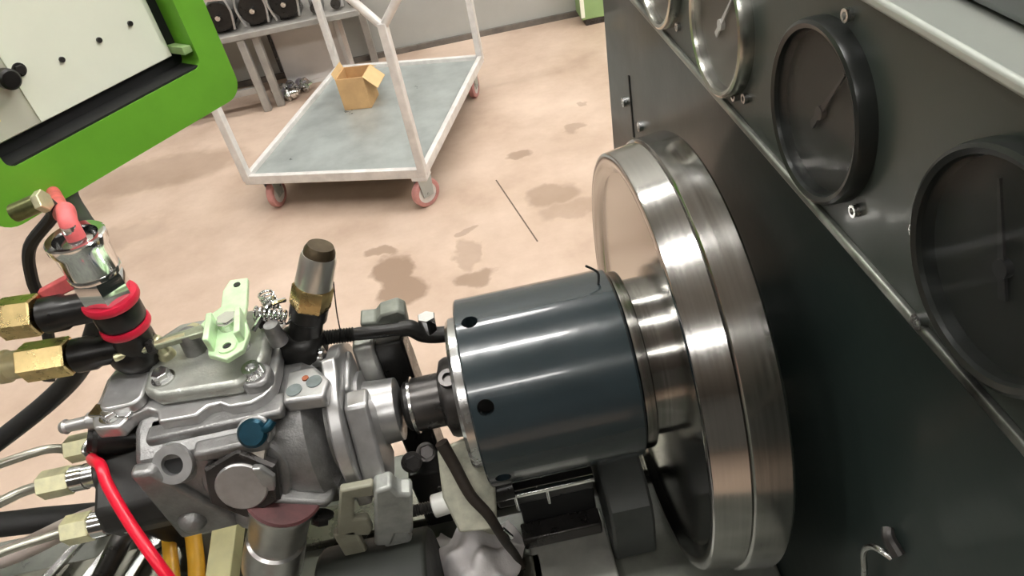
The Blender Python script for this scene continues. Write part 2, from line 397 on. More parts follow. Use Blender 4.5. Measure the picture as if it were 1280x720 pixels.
nm.shade_smooth(); nm.set_sharp_from_angle(angle=math.radians(35))
bpy.data.objects.remove(cutter)
MB().lathe(O, EX, [(X0 - 0.011, 0.056), (X0 - 0.011, 0.066), (X0 - 0.008, 0.069), (X0 + 0.002, 0.069), (X0 + 0.004, 0.0655), (X0 + 0.004, 0.056), (X0 - 0.011, 0.056)], 96, close=False).build('end_ring', steel, cp)

# black drive shaft between pump and coupling
ds = thing('drive_shaft', (-0.08, 0, 0.965), 'black stepped drive shaft running into the open end of the slate coupling', 'shaft')
MB().lathe(O, EX, [(-0.108, 0.018), (-0.105, 0.022), (-0.100, 0.022)], 40).build('neck', black, ds)
MB().lathe(O, EX, [(-0.1005, 0.019), (-0.100, 0.024), (-0.074, 0.024), (-0.073, 0.026), (-0.070, 0.034), (-0.066, 0.036), (0.060, 0.036)], 48).build('shaft_body', dark_steel, ds)
MB().lathe(O, EX, [(-0.1015, 0.0242), (-0.101, 0.0255), (-0.0985, 0.0255), (-0.098, 0.0242)], 48).build('snap_ring', steel, ds)
bolt('clamp_screw', (-0.062, -0.012, 1.034), (0, -0.35, 0.94), 0.008, ds, dark_steel, washer=False, h=0.006, head='socket')

# ================================================================== BED
bed = thing('machine_bed', (-0.35, -0.2, 0), 'olive grey oily machine bed under the pump', 'machine bed')
MB().span((-1.0, -0.60, 0.74), (CX - 0.001, 0.115, 0.80)).build('bed_top', bed_mat, bed, bevel=0.004)
MB().span((-0.95, -0.55, 0.0), (CX - 0.001, 0.08, 0.74)).build('bed_base', olive, bed)
for y in (-0.10, 0.01):
    MB().span((-0.95, y, 0.80), (-0.02 if y < 0 else CX - 0.04, y + 0.045, 0.812)).build('rail', mat('greasy_rail', (0.13, 0.125, 0.10), 0.3, 0.7, var=0.4, scale=20, rvar=0.1), bed, bevel=0.002)
MB().span((-0.03, -0.14, 0.80), (0.05, -0.02, 0.812)).build('wear_plate', mat('pale_plate', (0.42, 0.42, 0.38), 0.4, 0.4, var=0.25, scale=20), bed, bevel=0.002)

# pale upright plate next to the flywheel, under the coupling
gp = MB().prism([(-0.075, 0.80), (0.03, 0.80), (0.03, 0.885), (0.0, 0.892), (-0.05, 0.885), (-0.068, 0.872), (-0.075, 0.85)], V(0.052, 0, 0), EY, EZ, EX, 0.042).build('support_block', mat('grey_block_paint', (0.075, 0.08, 0.075), 0.45, 0.1, var=0.2, scale=20), bevel=0.003)
tag(gp, 'dark grey upright support block under the coupling beside the flywheel', 'support block')

# slotted guide box under the coupling
gb = thing('guide_frame', (0.0, -0.04, 0.812), 'black open guide frame below the slate coupling', 'frame')
MB().span((-0.050, -0.052, 0.904), (0.045, -0.046, 0.909)).build('top_edge', steel, gb, bevel=0.001)
MB().span((-0.048, -0.046, 0.885), (0.045, 0.05, 0.907)).build('top_rail', black, gb, bevel=0.002)
MB().span((-0.03, -0.03, 0.812), (0.045, 0.05, 0.886)).build('web', inner_black, gb, bevel=0.002)
MB().span((-0.034, -0.05, 0.812), (0.046, -0.03, 0.83)).build('foot_rail', dark_steel, gb, bevel=0.002)
for x in (-0.03, 0.0):
    MB().cyl((x, -0.05, 0.884), (x, -0.05, 0.904), 0.0016, n=10).build('pin', chrome, gb)

# ================================================================== INJECTION PUMP
pm = thing('injection_pump', (-0.25, 0, 0.925), 'grey cast aluminium fuel injection pump clamped in front of the drive shaft', 'pump')
# lower casting: cross-section in (Y, Z)
sec = [(-0.028, 1.070), (-0.050, 1.058), (-0.058, 1.040), (-0.060, 0.995), (-0.052, 0.970), (-0.030, 0.946), (0.0, 0.936), (0.035, 0.935), (0.055, 0.960), (0.062, 1.0), (0.066, 1.070)]
MB().prism(sec, V(-0.312, 0, 0), EY, EZ, EX, 0.104).build('housing', alu, pm, bevel=0.006, seg=3)
# rounded drive-end housing
MB().lathe(O, EX, [(-0.222, 0.050), (-0.214, 0.060), (-0.200, 0.066), (-0.180, 0.067), (-0.172, 0.060), (-0.168, 0.048), (-0.160, 0.046)], 64).build('drive_housing', alu, pm)
# ribs and pads on the near face
MB().prism([(-0.311, 1.060), (-0.294, 1.058), (-0.286, 1.040), (-0.264, 0.990), (-0.258, 0.970), (-0.311, 0.968)], V(0, -0.052, 0), EX, EZ, EY, -0.013).build('side_pad', alu, pm, bevel=0.004, seg=3)
MB().prism([(-0.262, 1.062), (-0.205, 1.062), (-0.205, 1.048), (-0.225, 1.046), (-0.262, 1.052)], V(0, -0.045, 0), EX, EZ, EY, -0.015).build('rib', alu, pm, bevel=0.003)
MB().prism([(-0.300, 1.070), (-0.19, 1.070), (-0.19, 1.060), (-0.300, 1.060)], V(0, -0.02, 0), EX, EZ, EY, -0.022).build('rib', alu, pm, bevel=0.003)
# socket plug on the side pad
pl = MB().ring((-0.281, -0.050, 1.048), V(0, -0.80, 0.6), 0.0085, 0.0155, 0.010).build('socket_plug', alu_light, pm)
MB().hexa(V(-0.281, -0.050, 1.048), V(-0.281, -0.050, 1.048) + V(0, -0.80, 0.6) * 0.005, 0.0095).build('hex_socket', inner_black, pl)
# boss the plug sits in
MB().cyl(V(-0.281, -0.035, 1.037), V(-0.281, -0.035, 1.037) + V(0, -0.80, 0.6) * 0.022, 0.020, 0.018, n=36, ch=0.002).build('plug_boss', alu, pm)
# blue capped union
bu = V(-0.214, -0.048, 1.060); bd = V(0.1, -0.75, 0.66).normalized()
MB().cyl(bu - bd * 0.012, bu + bd * 0.004, 0.0135, n=32, ch=0.001).build('union_boss', alu_light, pm)
MB().lathe(bu, bd, [(0.0, 0.0115), (0.009, 0.0115), (0.012, 0.009), (0.012, 0.0)], 28).build('blue_cap', blue, pm)
MB().tube([bu + V(0.006, -0.004, 0.004), bu + V(0.013, -0.005, 0.007), bu + V(0.017, -0.001, 0.009)], 0.004, n=12).build('blue_spigot', blue, pm)
MB().hexa(bu + V(-0.004, -0.008, -0.014), bu + V(-0.004, -0.008, -0.014) + bd * 0.006, 0.010).build('lower_union_nut', mat('stained_steel', (0.42, 0.38, 0.33), 0.35, 0.9, var=0.35, scale=80), pm)
# big hexagon plug with flat round face
hp = V(-0.233, -0.058, 1.024); hd = V(0.0, -0.93, 0.36).normalized()
MB().cyl(hp - hd * 0.02, hp + hd * 0.004, 0.036, n=40, ch=0.002).build('plug_seat', alu, pm)
hx = MB().hexa(hp + hd * 0.004, hp + hd * 0.016, 0.0315, phase=0.35).build('hex_plug', dark_steel, pm)
MB().cyl(hp + hd * 0.015, hp + hd * 0.0185, 0.0205, n=40, ch=0.0012).build('plug_face', alu_light, hx)
MB().prism([(0.0155, -0.010), (0.0235, -0.012), (0.0275, 0.004), (0.022, 0.018), (0.0155, 0.020)], hp + hd * 0.012, EX, EZ, hd, 0.008).build('lock_tab', alu_light, hx, bevel=0.0015)
# timing piston stub with red gasket at the bottom
MB().prism(rrect(-0.040, -0.02, 0.044, 0.026, 0.012), V(-0.212, -0.050, 1.006), V(0.90, 0, -0.43).normalized(), V(0.0, -1.0, 0.0), V(-0.43, 0.0, -0.90).normalized(), 0.009).build('stub_flange', alu, pm, bevel=0.003)
sd = V(-0.43, 0.0, -0.90).normalized(); sp = V(-0.212, -0.066, 0.998)
MB().lathe(sp - sd * 0.004, sd, [(0, 0.0295), (0.002, 0.031), (0.004, 0.0295)], 40).build('gasket', mat('red_gasket', (0.10, 0.035, 0.035), 0.5, var=0.4, scale=60), pm)
MB().lathe(sp, sd, [(0.0, 0.030), (0.004, 0.030), (0.010, 0.026), (0.052, 0.0245), (0.054, 0.023), (0.058, 0.023), (0.060, 0.0255), (0.085, 0.0265), (0.100, 0.0265), (0.104, 0.022), (0.15, 0.022)], 48).build('steel_stub', mat('satin_stub', (0.60, 0.59, 0.57), 0.30, 0.9, var=0.2, scale=40), pm)
bolt('flange_bolt', (-0.188, -0.074, 0.975), (-0.3, -0.5, -0.8), 0.008, pm, black)
MB().sphere((-0.292, -0.062, 0.990), 0.012, 20).build('boss', alu, pm)
MB().sphere((-0.250, -0.056, 0.974), 0.014, 20).build('boss', alu, pm)
# governor cover: flange with scalloped edge, raised lid
fl_poly = [(-0.346, -0.012), (-0.340, -0.026), (-0.318, -0.030), (-0.312, -0.020), (-0.300, -0.016), (-0.290, -0.022), (-0.286, -0.034), (-0.256, -0.036), (-0.248, -0.028),
           (-0.238, -0.028), (-0.230, -0.034), (-0.212, -0.035), (-0.202, -0.030), (-0.196, -0.022), (-0.194, 0.0), (-0.196, 0.060), (-0.21, 0.074), (-0.30, 0.076), (-0.335, 0.062), (-0.346, 0.03)]
MB().prism(fl_poly, V(0, 0, 1.066), EX, EY, EZ, 0.013).build('cover_flange', alu_light, pm, bevel=0.0025, seg=3)
lid = [(-0.300, -0.006), (-0.285, -0.018), (-0.220, -0.024), (-0.206, -0.016), (-0.200, 0.005), (-0.200, 0.055), (-0.215, 0.068), (-0.285, 0.070), (-0.303, 0.055)]
MB().prism(lid, V(0, 0, 1.078), EX, EY, EZ, 0.014).build('governor_cover', mat('cover_casting', (0.42, 0.43, 0.39), 0.42, 0.65, var=0.2, scale=50, bump=0.2, bscale=400), pm, bevel=0.005, seg=3)
MB().prism(rrect(-0.335, -0.018, -0.300, 0.028, 0.01), V(0, 0, 1.079), EX, EY, EZ, 0.010).build('fitting_pad', alu_light, pm, bevel=0.002)
MB().prism([(-0.348, -0.012), (-0.312, -0.024), (-0.308, -0.014), (-0.344, 0.0)], V(0, 0, 1.078), EX, EY, EZ, 0.004).build('clip_plate', chrome, pm, bevel=0.001)
MB().prism(rrect(-0.220, -0.026, -0.196, 0.0, 0.010), V(0, 0, 1.070), EX, EY, EZ, 0.018).build('screw_lug', alu, pm, bevel=0.003)
bolt('cover_screw', (-0.209, -0.012, 1.0885), (0, -0.1, 1), 0.0072, pm, steel, h=0.006, head='socket')
bolt('cover_screw', (-0.328, -0.016, 1.079), (0, 0, 1), 0.0068, pm, steel)
bolt('cover_screw', (-0.283, 0.000, 1.092), (0, 0, 1), 0.0070, pm, steel, h=0.007)
bolt('cover_screw', (-0.268, 0.052, 1.092), (0, 0, 1), 0.0060, pm, brass_pale)
bolt('cover_screw', (-0.195, 0.046, 1.092), (0, 0, 1), 0.0060, pm, steel)
# inlet nipple on the left end of the cover
MB().lathe((-0.346, 0.004, 1.060), V(-1, 0.05, -0.05), [(-0.01, 0.012), (0.006, 0.011), (0.008, 0.008), (0.016, 0.008), (0.018, 0.0055), (0.036, 0.0050), (0.038, 0.0065), (0.042, 0.0050)], 20).build('inlet_nipple', alu_light, pm)
# speed lever (green zinc) on a vertical spindle
sx, sy = -0.222, 0.018
MB().cyl((sx, sy, 1.090), (sx, sy, 1.124), 0.008, n=20).build('lever_spindle', steel, pm)
lv = MB().prism([(-0.012, -0.030), (0.004, -0.040), (0.016, -0.032), (0.018, -0.012), (0.011, 0.008), (0.010, 0.030), (0.006, 0.062), (-0.010, 0.064), (-0.014, 0.050), (-0.012, 0.028), (-0.020, 0.020), (-0.026, 0.010), (-0.018, 0.0)],
                V(sx, sy, 1.112), EX, EY, EZ, 0.005).build('speed_lever', zinc, pm, bevel=0.001)
MB().prism([(-0.012, -0.026), (-0.007, -0.028), (-0.010, 0.006), (-0.015, 0.006)], V(sx, sy, 1.112), EX, EY, EZ, 0.018).build('lever_lip', zinc, lv, bevel=0.001)
MB().prism([(0.011, -0.024), (0.016, -0.022), (0.012, 0.008), (0.007, 0.008)], V(sx, sy, 1.112), EX, EY, EZ, 0.016).build('lever_lip', zinc, lv, bevel=0.001)
MB().hexa((sx, sy + 0.002, 1.117), (sx, sy + 0.002, 1.125), 0.0085, 0.2).build('lever_nut', chrome, lv)
MB().ring((sx + 0.003, sy - 0.026, 1.1168), EZ, 0.0035, 0.0075, 0.002, 24).build('eyelet', zinc, lv)
MB().cyl((sx + 0.003, sy - 0.026, 1.1165), (sx + 0.003, sy - 0.026, 1.1176), 0.0036, n=16).build('eyelet_hole', inner_black, lv)
MB().cyl((sx - 0.002, sy + 0.054, 1.1165), (sx - 0.002, sy + 0.054, 1.1180), 0.003, n=14).build('lever_hole', black, lv)
# idle stop arm pointing left, with adjusting screw
MB().prism([(-0.078, -0.004), (0.0, -0.006), (0.0, 0.006), (-0.078, 0.005)], V(-0.232, 0.030, 1.108), V(0.98, 0.14, 0), V(-0.14, 0.98, 0), EZ, 0.005).build('stop_arm', mat('grey_green_zinc', (0.34, 0.37, 0.27), 0.4, 0.6, var=0.35, scale=60), pm, bevel=0.001)
MB().cyl((-0.318, 0.016, 1.111), (-0.262, 0.025, 1.111), 0.0032, n=12).build('adjusting_screw', brass_pale, pm)
MB().hexa((-0.292, 0.020, 1.111), (-0.286, 0.021, 1.111), 0.0065).build('lock_nut', dark_steel, pm)
MB().lathe((-0.285, 0.028, 1.078), V(-0.1, 0, 1), [(0, 0.008), (0.018, 0.007), (0.020, 0.0055), (0.034, 0.0055), (0.036, 0.004)], 18).build('yellow_post', brass_pale, pm)
MB().cyl((-0.262, 0.028, 1.09), (-0.262, 0.028, 1.112), 0.010, 0.008, n=20).build('arm_boss', alu, pm)
# return springs and small linkage right of the lever
def coil(p0, p1, r, turns, wire, name, m):
    p0 = Vector(p0); p1 = Vector(p1); u, w, d = frame(p1 - p0); L = (p1 - p0).length; P = []
    for i in range(turns * 10 + 1):
        a = 2 * math.pi * i / 10; P.append(p0 + d * L * i / (turns * 10) + (u * math.cos(a) + w * math.sin(a)) * r)
    return MB().tube(P, wire, n=6, sub=1).build(name, m, pm)
coil((-0.205, 0.034, 1.112), (-0.178, 0.026, 1.106), 0.0055, 7, 0.0011, 'spring', chrome)
coil((-0.196, 0.050, 1.095), (-0.196, 0.050, 1.118), 0.006, 6, 0.0011, 'spring', steel)
MB().tube([(-0.208, 0.022, 1.104), (-0.192, 0.034, 1.116), (-0.182, 0.046, 1.110)], 0.0022, n=8).build('link_rod', chrome, pm)
MB().cyl((-0.192, 0.020, 1.088), (-0.192, 0.020, 1.108), 0.008, 0.006, n=18).build('link_post', alu, pm)
MB().box((-0.200, 0.040, 1.100), (0.020, 0.010, 0.008), rotz(0.5)).build('link_block', dark_steel, pm, bevel=0.001)
# shoulder pad with two round dimples, drive end
dp = MB().prism([(-0.190, -0.034), (-0.156, -0.038), (-0.152, -0.020), (-0.166, 0.0), (-0.190, 0.0)], V(0, 0, 1.058), EX, EY, EZ, 0.014).build('drive_end_pad', alu_light, pm, bevel=0.003)
for (x, y) in ((-0.181, -0.024), (-0.165, -0.019)):
    MB().cyl((x, y, 1.0715), (x, y, 1.0728), 0.0065, n=24).build('dimple', mat('bluish_stain', (0.20, 0.23, 0.23), 0.4, 0.5, var=0.3, scale=80), dp)
MB().cyl((-0.1725, -0.0135, 1.0718), (-0.1725, -0.0135, 1.0732), 0.0028, n=14).build('rust_dot', mat('rust', (0.30, 0.08, 0.03), 0.7, var=0.4, scale=200), dp)
MB().span((-0.178, -0.01, 1.0), (-0.150, 0.040, 1.052)).build('drive_end_block', alu, pm, bevel=0.008, seg=3)
MB().span((-0.150, -0.012, 1.02), (-0.143, 0.035, 1.050)).build('ear', alu_light, pm, bevel=0.003)
# mounting flange with ears
fpoly = [(0.068 * math.cos(math.radians(a)) * (1.12 if a % 120 == 90 % 120 else 1.0), 0.068 * math.sin(math.radians(a)) * (1.12 if a % 120 == 90 % 120 else 1.0)) for a in range(0, 360, 10)]
fg = MB().prism(fpoly, V(-0.160, 0, 1.0), EY, EZ, EX, 0.012).build('mounting_flange', alu_light, pm, bevel=0.002)
for (y, z) in ((-0.045, 1.032), (-0.050, 1.012), (-0.038, 1.044)):
    MB().box((-0.161, y, z), (0.001, 0.007, 0.004)).build('casting_mark', dark_steel, fg)
bolt('flange_bolt', (-0.162, 0.022, 1.058), (-1, 0, 0), 0.0095, pm, chrome, h=0.012)
bolt('flange_bolt', (-0.161, -0.052, 0.975), (-1, 0, 0), 0.0095, pm, steel, h=0.010)
# black hydraulic head and its end plate on the left
MB().prism([(-0.054, 1.012), (-0.060, 0.992), (-0.050, 0.970), (0.0, 0.950), (0.045, 0.955), (0.052, 0.99), (0.045, 1.022), (-0.02, 1.028)], V(-0.368, 0, 0), EY, EZ, EX, 0.057).build('hydraulic_head', mat('black_head', (0.030, 0.029, 0.027), 0.5, 0.3, var=0.3, scale=50), pm, bevel=0.004)
MB().lathe(O, V(-1, 0, 0), [(0.366, 0.034), (0.370, 0.034), (0.372, 0.028), (0.376, 0.026), (0.378, 0.012), (0.384, 0.012)], 36).build('head_cap', dark_steel, pm)
# shut-off solenoid with terminal
so = V(-0.338, 0.008, 1.027)
MB().lathe(so, V(-0.55, -0.1, 0.3), [(0, 0.016), (0.030, 0.016), (0.034, 0.013), (0.038, 0.013)], 28).build('solenoid', black, pm)
MB().tube([so + V(-0.032, -0.008, 0.016), so + V(-0.036, -0.016, 0.013), so + V(-0.032, -0.020, 0.006)], 0.0024, n=8).build('terminal', steel, pm)
# delivery valve holders
for (y, z, x1) in ((0.036, 1.000, -0.40), (0.0, 1.0, -0.410), (-0.043, 0.985, -0.385)):
    MB().lathe((-0.350, y, z), V(-1, 0, 0), [(0, 0.013), (0.006, 0.013), (0.008, 0.0105), (-0.350 - x1, 0.0105)], 24).build('valve_holder', steel if y < 0.02 else black, pm)

# injector pipes, each with its union nut
def pipe(label, pts, nut0, nut1, r):
    t = thing('injector_pipe', nut1, label, 'fuel pipe', 'steel injector pipes on the left of the pump')
    a = Vector(nut0); b = Vector(nut1)
    MB().hexa(a, b, 0.0128, 0.3).build('union_nut', brass_pale, t)
    MB().cyl(a + (a - b).normalized() * 0.0005, a + (a - b).normalized() * 0.012, 0.0115, n=20).build('collar', chrome, t)
    MB().tube([b] + pts, r, n=12).build('tube', mat('pipe_steel', (0.55, 0.54, 0.46), 0.3, 0.9, var=0.2, scale=40), t)
pipe('uppermost steel injector pipe, its yellow nut beside the black solenoid', [(-0.45, 0.044, 1.000), (-0.50, 0.036, 1.0), (-0.60, 0.03, 0.99), (-0.75, 0.0, 0.93), (-0.86, -0.04, 0.82)], (-0.394, 0.037, 1.0), (-0.424, 0.037, 1.0), 0.0042)
pipe('middle steel injector pipe, its nut behind a bright ribbed collar', [(-0.455, 0.0, 0.998), (-0.48, -0.006, 0.995), (-0.56, -0.02, 0.98), (-0.72, -0.05, 0.91), (-0.82, -0.09, 0.82)], (-0.408, 0.0, 1.0), (-0.436, 0.0, 1.0), 0.0048)
pipe('lowest steel injector pipe, its yellow nut nearest the wrenches', [(-0.425, -0.0445, 0.984), (-0.47, -0.050, 0.982), (-0.56, -0.065, 0.97), (-0.70, -0.10, 0.91), (-0.79, -0.13, 0.82)], (-0.384, -0.043, 0.985), (-0.408, -0.043, 0.985), 0.0038)

# red wire from the solenoid terminal
rw = MB().tube([(-0.370, -0.012, 1.033), (-0.358, -0.026, 1.044), (-0.341, -0.044, 1.055), (-0.334, -0.060, 1.048), (-0.318, -0.087, 1.029), (-0.299, -0.114, 1.009), (-0.289, -0.130, 0.978), (-0.285, -0.15, 0.90), (-0.29, -0.18, 0.806)], 0.0046, n=12).build('red_wire', red_wire)
tag(rw, 'bright red insulated wire hanging in front of the black pump head', 'wire')

# ------------------------------------------------------------------ upright banjo fitting stack with red rings
FX, FY = -0.306, 0.030
st = thing('banjo_fitting', (FX, FY, 1.088), 'upright black and chrome pipe fitting with red rings on top of the pump', 'pipe fitting')
FO = V(FX, FY, 0); FD = V(0.07, 0.0, 1)
def fst(prof, name, m, n=32): return MB().lathe((FX, FY, 1.088), FD, prof, n).build(name, m, st)
MB().lathe((FX - 0.004, FY, 1.101), V(0.95, -0.25, 0.1), [(-0.020, 0.0), (-0.019, 0.008), (-0.014, 0.0145), (-0.006, 0.018), (0.006, 0.018), (0.014, 0.0145), (0.018, 0.008), (0.019, 0.0)], 32).build('banjo_eye', black, st)
fst([(0.0, 0.014), (0.012, 0.016), (0.030, 0.016), (0.038, 0.0145), (0.040, 0.0145)], 'stem', black)
fst([(0.040, 0.0145), (0.040, 0.0185), (0.042, 0.0195), (0.045, 0.0195), (0.047, 0.0185), (0.047, 0.0145)], 'red_ring', red_rub)
fst([(0.047, 0.0170), (0.050, 0.0185), (0.064, 0.0185), (0.067, 0.0170)], 'body', black)
fst([(0.067, 0.0165), (0.067, 0.0205), (0.069, 0.0215), (0.072, 0.0215), (0.074, 0.0205), (0.074, 0.0165)], 'red_ring', red_rub)
MB().lathe((FX, FY, 1.088), FD, [(0.074, 0.0180), (0.076, 0.0190), (0.094, 0.0190), (0.096, 0.0180)], 6, 0.3).build('chrome_hex', chrome, st)
fst([(0.096, 0.0175), (0.097, 0.0192), (0.100, 0.0192), (0.101, 0.0185), (0.120, 0.0192), (0.124, 0.0212), (0.130, 0.0212), (0.131, 0.0200), (0.130, 0.0160), (0.118, 0.0150), (0.118, 0.0)], 'chrome_cup', chrome)
fst([(0.118, 0.011), (0.126, 0.011), (0.127, 0.006), (0.140, 0.0055)], 'cup_insert', steel, 18)
P_top = V(FX, FY, 1.088) + FD.normalized() * 0.138
def port(z, x_end, nutm, label_parts, y=FY):
    MB().lathe((FX - 0.008, y, z), V(-1, 0.0, 0.02), [(0, 0.0125), (0.022, 0.0125), (0.026, 0.0145), (0.040, 0.0145), (0.042, 0.012)], 28).build('black_port', black, st)
port(1.155, 0, None, None)
port(1.110, 0, None, None)
def union(name, x0, x1, z, r, label, tail_m, dz, dy):
    t = thing(name, (x0, FY, z - r), label, 'hose union', 'brass hose unions left of the banjo fitting')
    MB().hexa((x0, FY, z), (x1, FY + 0.001, z + dz), r, 0.25).build('brass_nut', brass, t)
    MB().lathe((x1, FY + 0.001, z + dz), V(-1, 0.02, 0.02), [(0, r * 0.72), (0.012, r * 0.72), (0.014, r * 0.84), (0.020, r * 0.84), (0.022, r * 0.66), (0.05, r * 0.66)], 24).build('ferrule', tail_m, t)
    MB().tube([(x1 - 0.045, FY + 0.002, z + dz + 0.001), (x1 - 0.15, FY, z + 0.004), (x1 - 0.26, FY + dy * 0.4, z - 0.05), (x1 - 0.34, FY + dy * 0.8, z - 0.17), (x1 - 0.40, FY + dy, 0.822)], r * 0.64, n=16).build('hose_tail', tail_m, t)
union('hose_union', -0.357, -0.386, 1.158, 0.0170, 'upper brass hose union with pale yellow nut beside the red ring', brass, 0.002, 0.045)
union('hose_union', -0.357, -0.396, 1.112, 0.0165, 'lower brass hose union with a pale cream tail, beside the black banjo eye', mat('cream_hose', (0.62, 0.55, 0.32), 0.4, 0.3, var=0.25, scale=30), 0.002, -0.04)
# red hose piece dropping into the cup, and the faded red lever
rh = MB().tube([P_top - V(0, 0, 0.010), P_top + V(-0.001, 0.004, 0.002), P_top + V(-0.010, 0.024, 0.002), (-0.340, 0.100, 1.203), (-0.398, 0.20, 1.166), (-0.490, 0.35, 1.128), (-0.58, 0.47, 1.12)], 0.0066, n=16).build('red_hose', red_tape)
tag(rh, 'short faded red hose rising from the chrome cup', 'hose')
rl = MB().prism([(-0.040, 0.002), (-0.012, 0.010), (-0.004, 0.016), (0.002, 0.010), (-0.010, -0.002), (-0.036, -0.008)], V(FX - 0.012, FY + 0.012, 1.168), EX, V(0, 0.3, 0.95), EY, 0.006).build('red_lever', red_tape, bevel=0.0015)
tag(rl, 'small faded red lever beside the chrome fitting', 'lever')
# clamp above the red hose
ck = thing('hose_clip', (-0.325, 0.05, 1.232), 'small green brass clip beside the red hose under the green console', 'clip')
MB().cyl((-0.338, 0.050, 1.236), (-0.318, 0.050, 1.240), 0.007, n=14).build('clip_barrel', mat('dark_brass', (0.18, 0.19, 0.08), 0.35, 0.8, var=0.4, scale=80), ck)
MB().hexa((-0.318, 0.050, 1.240), (-0.312, 0.050, 1.241), 0.0085).build('clip_nut', brass_pale, ck)
# hoses
h1 = MB().tube([(-0.60, 0.62, 1.03), (-0.478, 0.36, 1.100), (-0.388, 0.20, 1.145), (-0.335, 0.110, 1.172), (-0.332, 0.085, 1.145), (-0.355, 0.085, 1.105), (-0.392, 0.085, 1.062), (-0.44, 0.09, 1.025), (-0.52, 0.085, 0.985), (-0.66, 0.06, 0.93), (-0.80, 0.03, 0.86), (-0.88, 0.02, 0.8105)], 0.0095, n=14).build('black_hose', black_rub)
tag(h1, 'thick black hose running down behind the chrome fitting to the lower left', 'hose')
h2 = MB().tube([(-0.325, 0.065, 1.235), (-0.335, 0.085, 1.212), (-0.372, 0.09, 1.185), (-0.388, 0.09, 1.155), (-0.392, 0.085, 1.13), (-0.402, 0.07, 1.09), (-0.405, 0.05, 1.075)], 0.0050, n=10).build('thin_hose', black_rub)
tag(h2, 'thin black hose looping left of the chrome fitting', 'hose')
h3 = MB().tube([(-0.84, 0.07, 0.824), (-0.74, 0.085, 0.90), (-0.62, 0.05, 0.955), (-0.54, 0.02, 0.945), (-0.47, 0.02, 0.93), (-0.42, 0.03, 0.90), (-0.40, 0.05, 0.82)], 0.012, n=14).build('black_hose', black_rub)
tag(h3, 'black hose lying below the steel injector pipes', 'hose')
h4 = MB().tube([(-0.90, -0.03, 0.823), (-0.76, -0.025, 0.92), (-0.58, -0.035, 0.955), (-0.50, -0.02, 0.94), (-0.44, 0.01, 0.93), (-0.41, 0.04, 0.90)], 0.010, n=14).build('pale_hose', mat('pinkish_hose', (0.45, 0.38, 0.34), 0.45, var=0.3, scale=30))
tag(h4, 'pale pinkish hose among the pipes at the lower left', 'hose')

# ------------------------------------------------------------------ tilted brass relief valve
rv = thing('relief_valve', (-0.181, 0.034, 1.045), 'tilted chrome and brass valve on a black banjo behind the pump', 'valve')
ro = V(-0.181, 0.034, 1.066); rd = V(0.44, 0.10, 0.88)
MB().lathe(ro, V(0.95, -0.2, -0.05), [(-0.020, 0.0), (-0.020, 0.009), (-0.016, 0.016), (-0.009, 0.0195), (0.010, 0.0195), (0.016, 0.016), (0.020, 0.009), (0.020, 0.0)], 32).build('banjo_eye', black, rv)
MB().lathe(ro, rd, [(0.0, 0.014), (0.030, 0.014), (0.032, 0.016), (0.044, 0.016)], 28).build('black_stem', black, rv)
MB().lathe(ro, rd, [(0.042, 0.0150), (0.044, 0.0170), (0.062, 0.0170), (0.064, 0.0155)], 6, 0.3).build('brass_hex', brass, rv)
MB().lathe(ro, rd, [(0.064, 0.0140), (0.065, 0.0155), (0.090, 0.0145), (0.094, 0.0135)], 32).build('steel_barrel', mat('satin_steel', (0.74, 0.73, 0.68), 0.30, 0.9, var=0.1, scale=40), rv)
MB().lathe(ro, rd, [(0.093, 0.0132), (0.098, 0.0125), (0.102, 0.0105), (0.102, 0.0)], 28).build('dark_cap', mat('tarnished_brass', (0.10, 0.075, 0.045), 0.4, 0.7, var=0.4, scale=60), rv)

# ------------------------------------------------------------------ threaded rod and its clamps
tr = thing('threaded_rod', (-0.13, 0.060, 1.03), 'black threaded rod lying across behind the pump towards the coupling', 'rod')
pr = []; xx = -0.205
while xx < -0.14:
    pr += [(xx, 0.0056), (xx + 0.0012, 0.0068), (xx + 0.0024, 0.0056)]; xx += 0.0024
MB().lathe((0, 0.040, 1.0440), V(1, 0, -0.13), pr + [(-0.134, 0.0060), (-0.095, 0.0060)], 18).build('thread', black, tr)
MB().tube([(-0.097, 0.040, 1.0565), (-0.088, 0.040, 1.055), (-0.079, 0.040, 1.045), (-0.066, 0.040, 1.040), (-0.044, 0.040, 1.038)], 0.0075, n=14).build('bent_end', black, tr)
MB().hexa((-0.073, 0.042, 1.046), (-0.072, 0.043, 1.062), 0.0085).build('end_nut', chrome, tr)

mk = thing('mounting_bracket', (-0.12, 0.03, 0.812), 'grey and black angle bracket holding the pump flange', 'bracket')
MB().prism([(0.000, 0.812), (0.075, 0.812), (0.076, 1.000), (0.070, 1.034), (0.038, 1.045), (0.030, 0.975), (0.030, 0.90), (0.0, 0.90)], V(-0.131, 0, 0), EY, EZ, EX, 0.033).build('black_upright', black, mk, bevel=0.003)
MB().prism([(0.030, 0.998), (0.026, 1.020), (0.034, 1.050), (0.056, 1.052), (0.060, 1.0)], V(-0.1425, 0, 0), EY, EZ, EX, 0.019).build('grey_block', mat('grey_block', (0.36, 0.36, 0.34), 0.4, 0.6, var=0.25, scale=50), mk, bevel=0.003)
MB().prism([(-0.132, 1.048), (-0.092, 1.040), (-0.090, 1.062), (-0.096, 1.068), (-0.112, 1.066), (-0.118, 1.060), (-0.132, 1.062)], V(0, 0.052, 0), EX, EZ, EY, 0.020).build('rear_cap', mat('dull_grey', (0.22, 0.23, 0.20), 0.5, 0.4, var=0.3, scale=40), mk, bevel=0.002)
MB().lathe(O, EX, [(-0.1485, 0.030), (-0.1480, 0.040), (-0.140, 0.040), (-0.1395, 0.030), (-0.128, 0.029), (-0.113, 0.028), (-0.112, 0.024)], 56).build('bearing_collar', alu_light, mk)
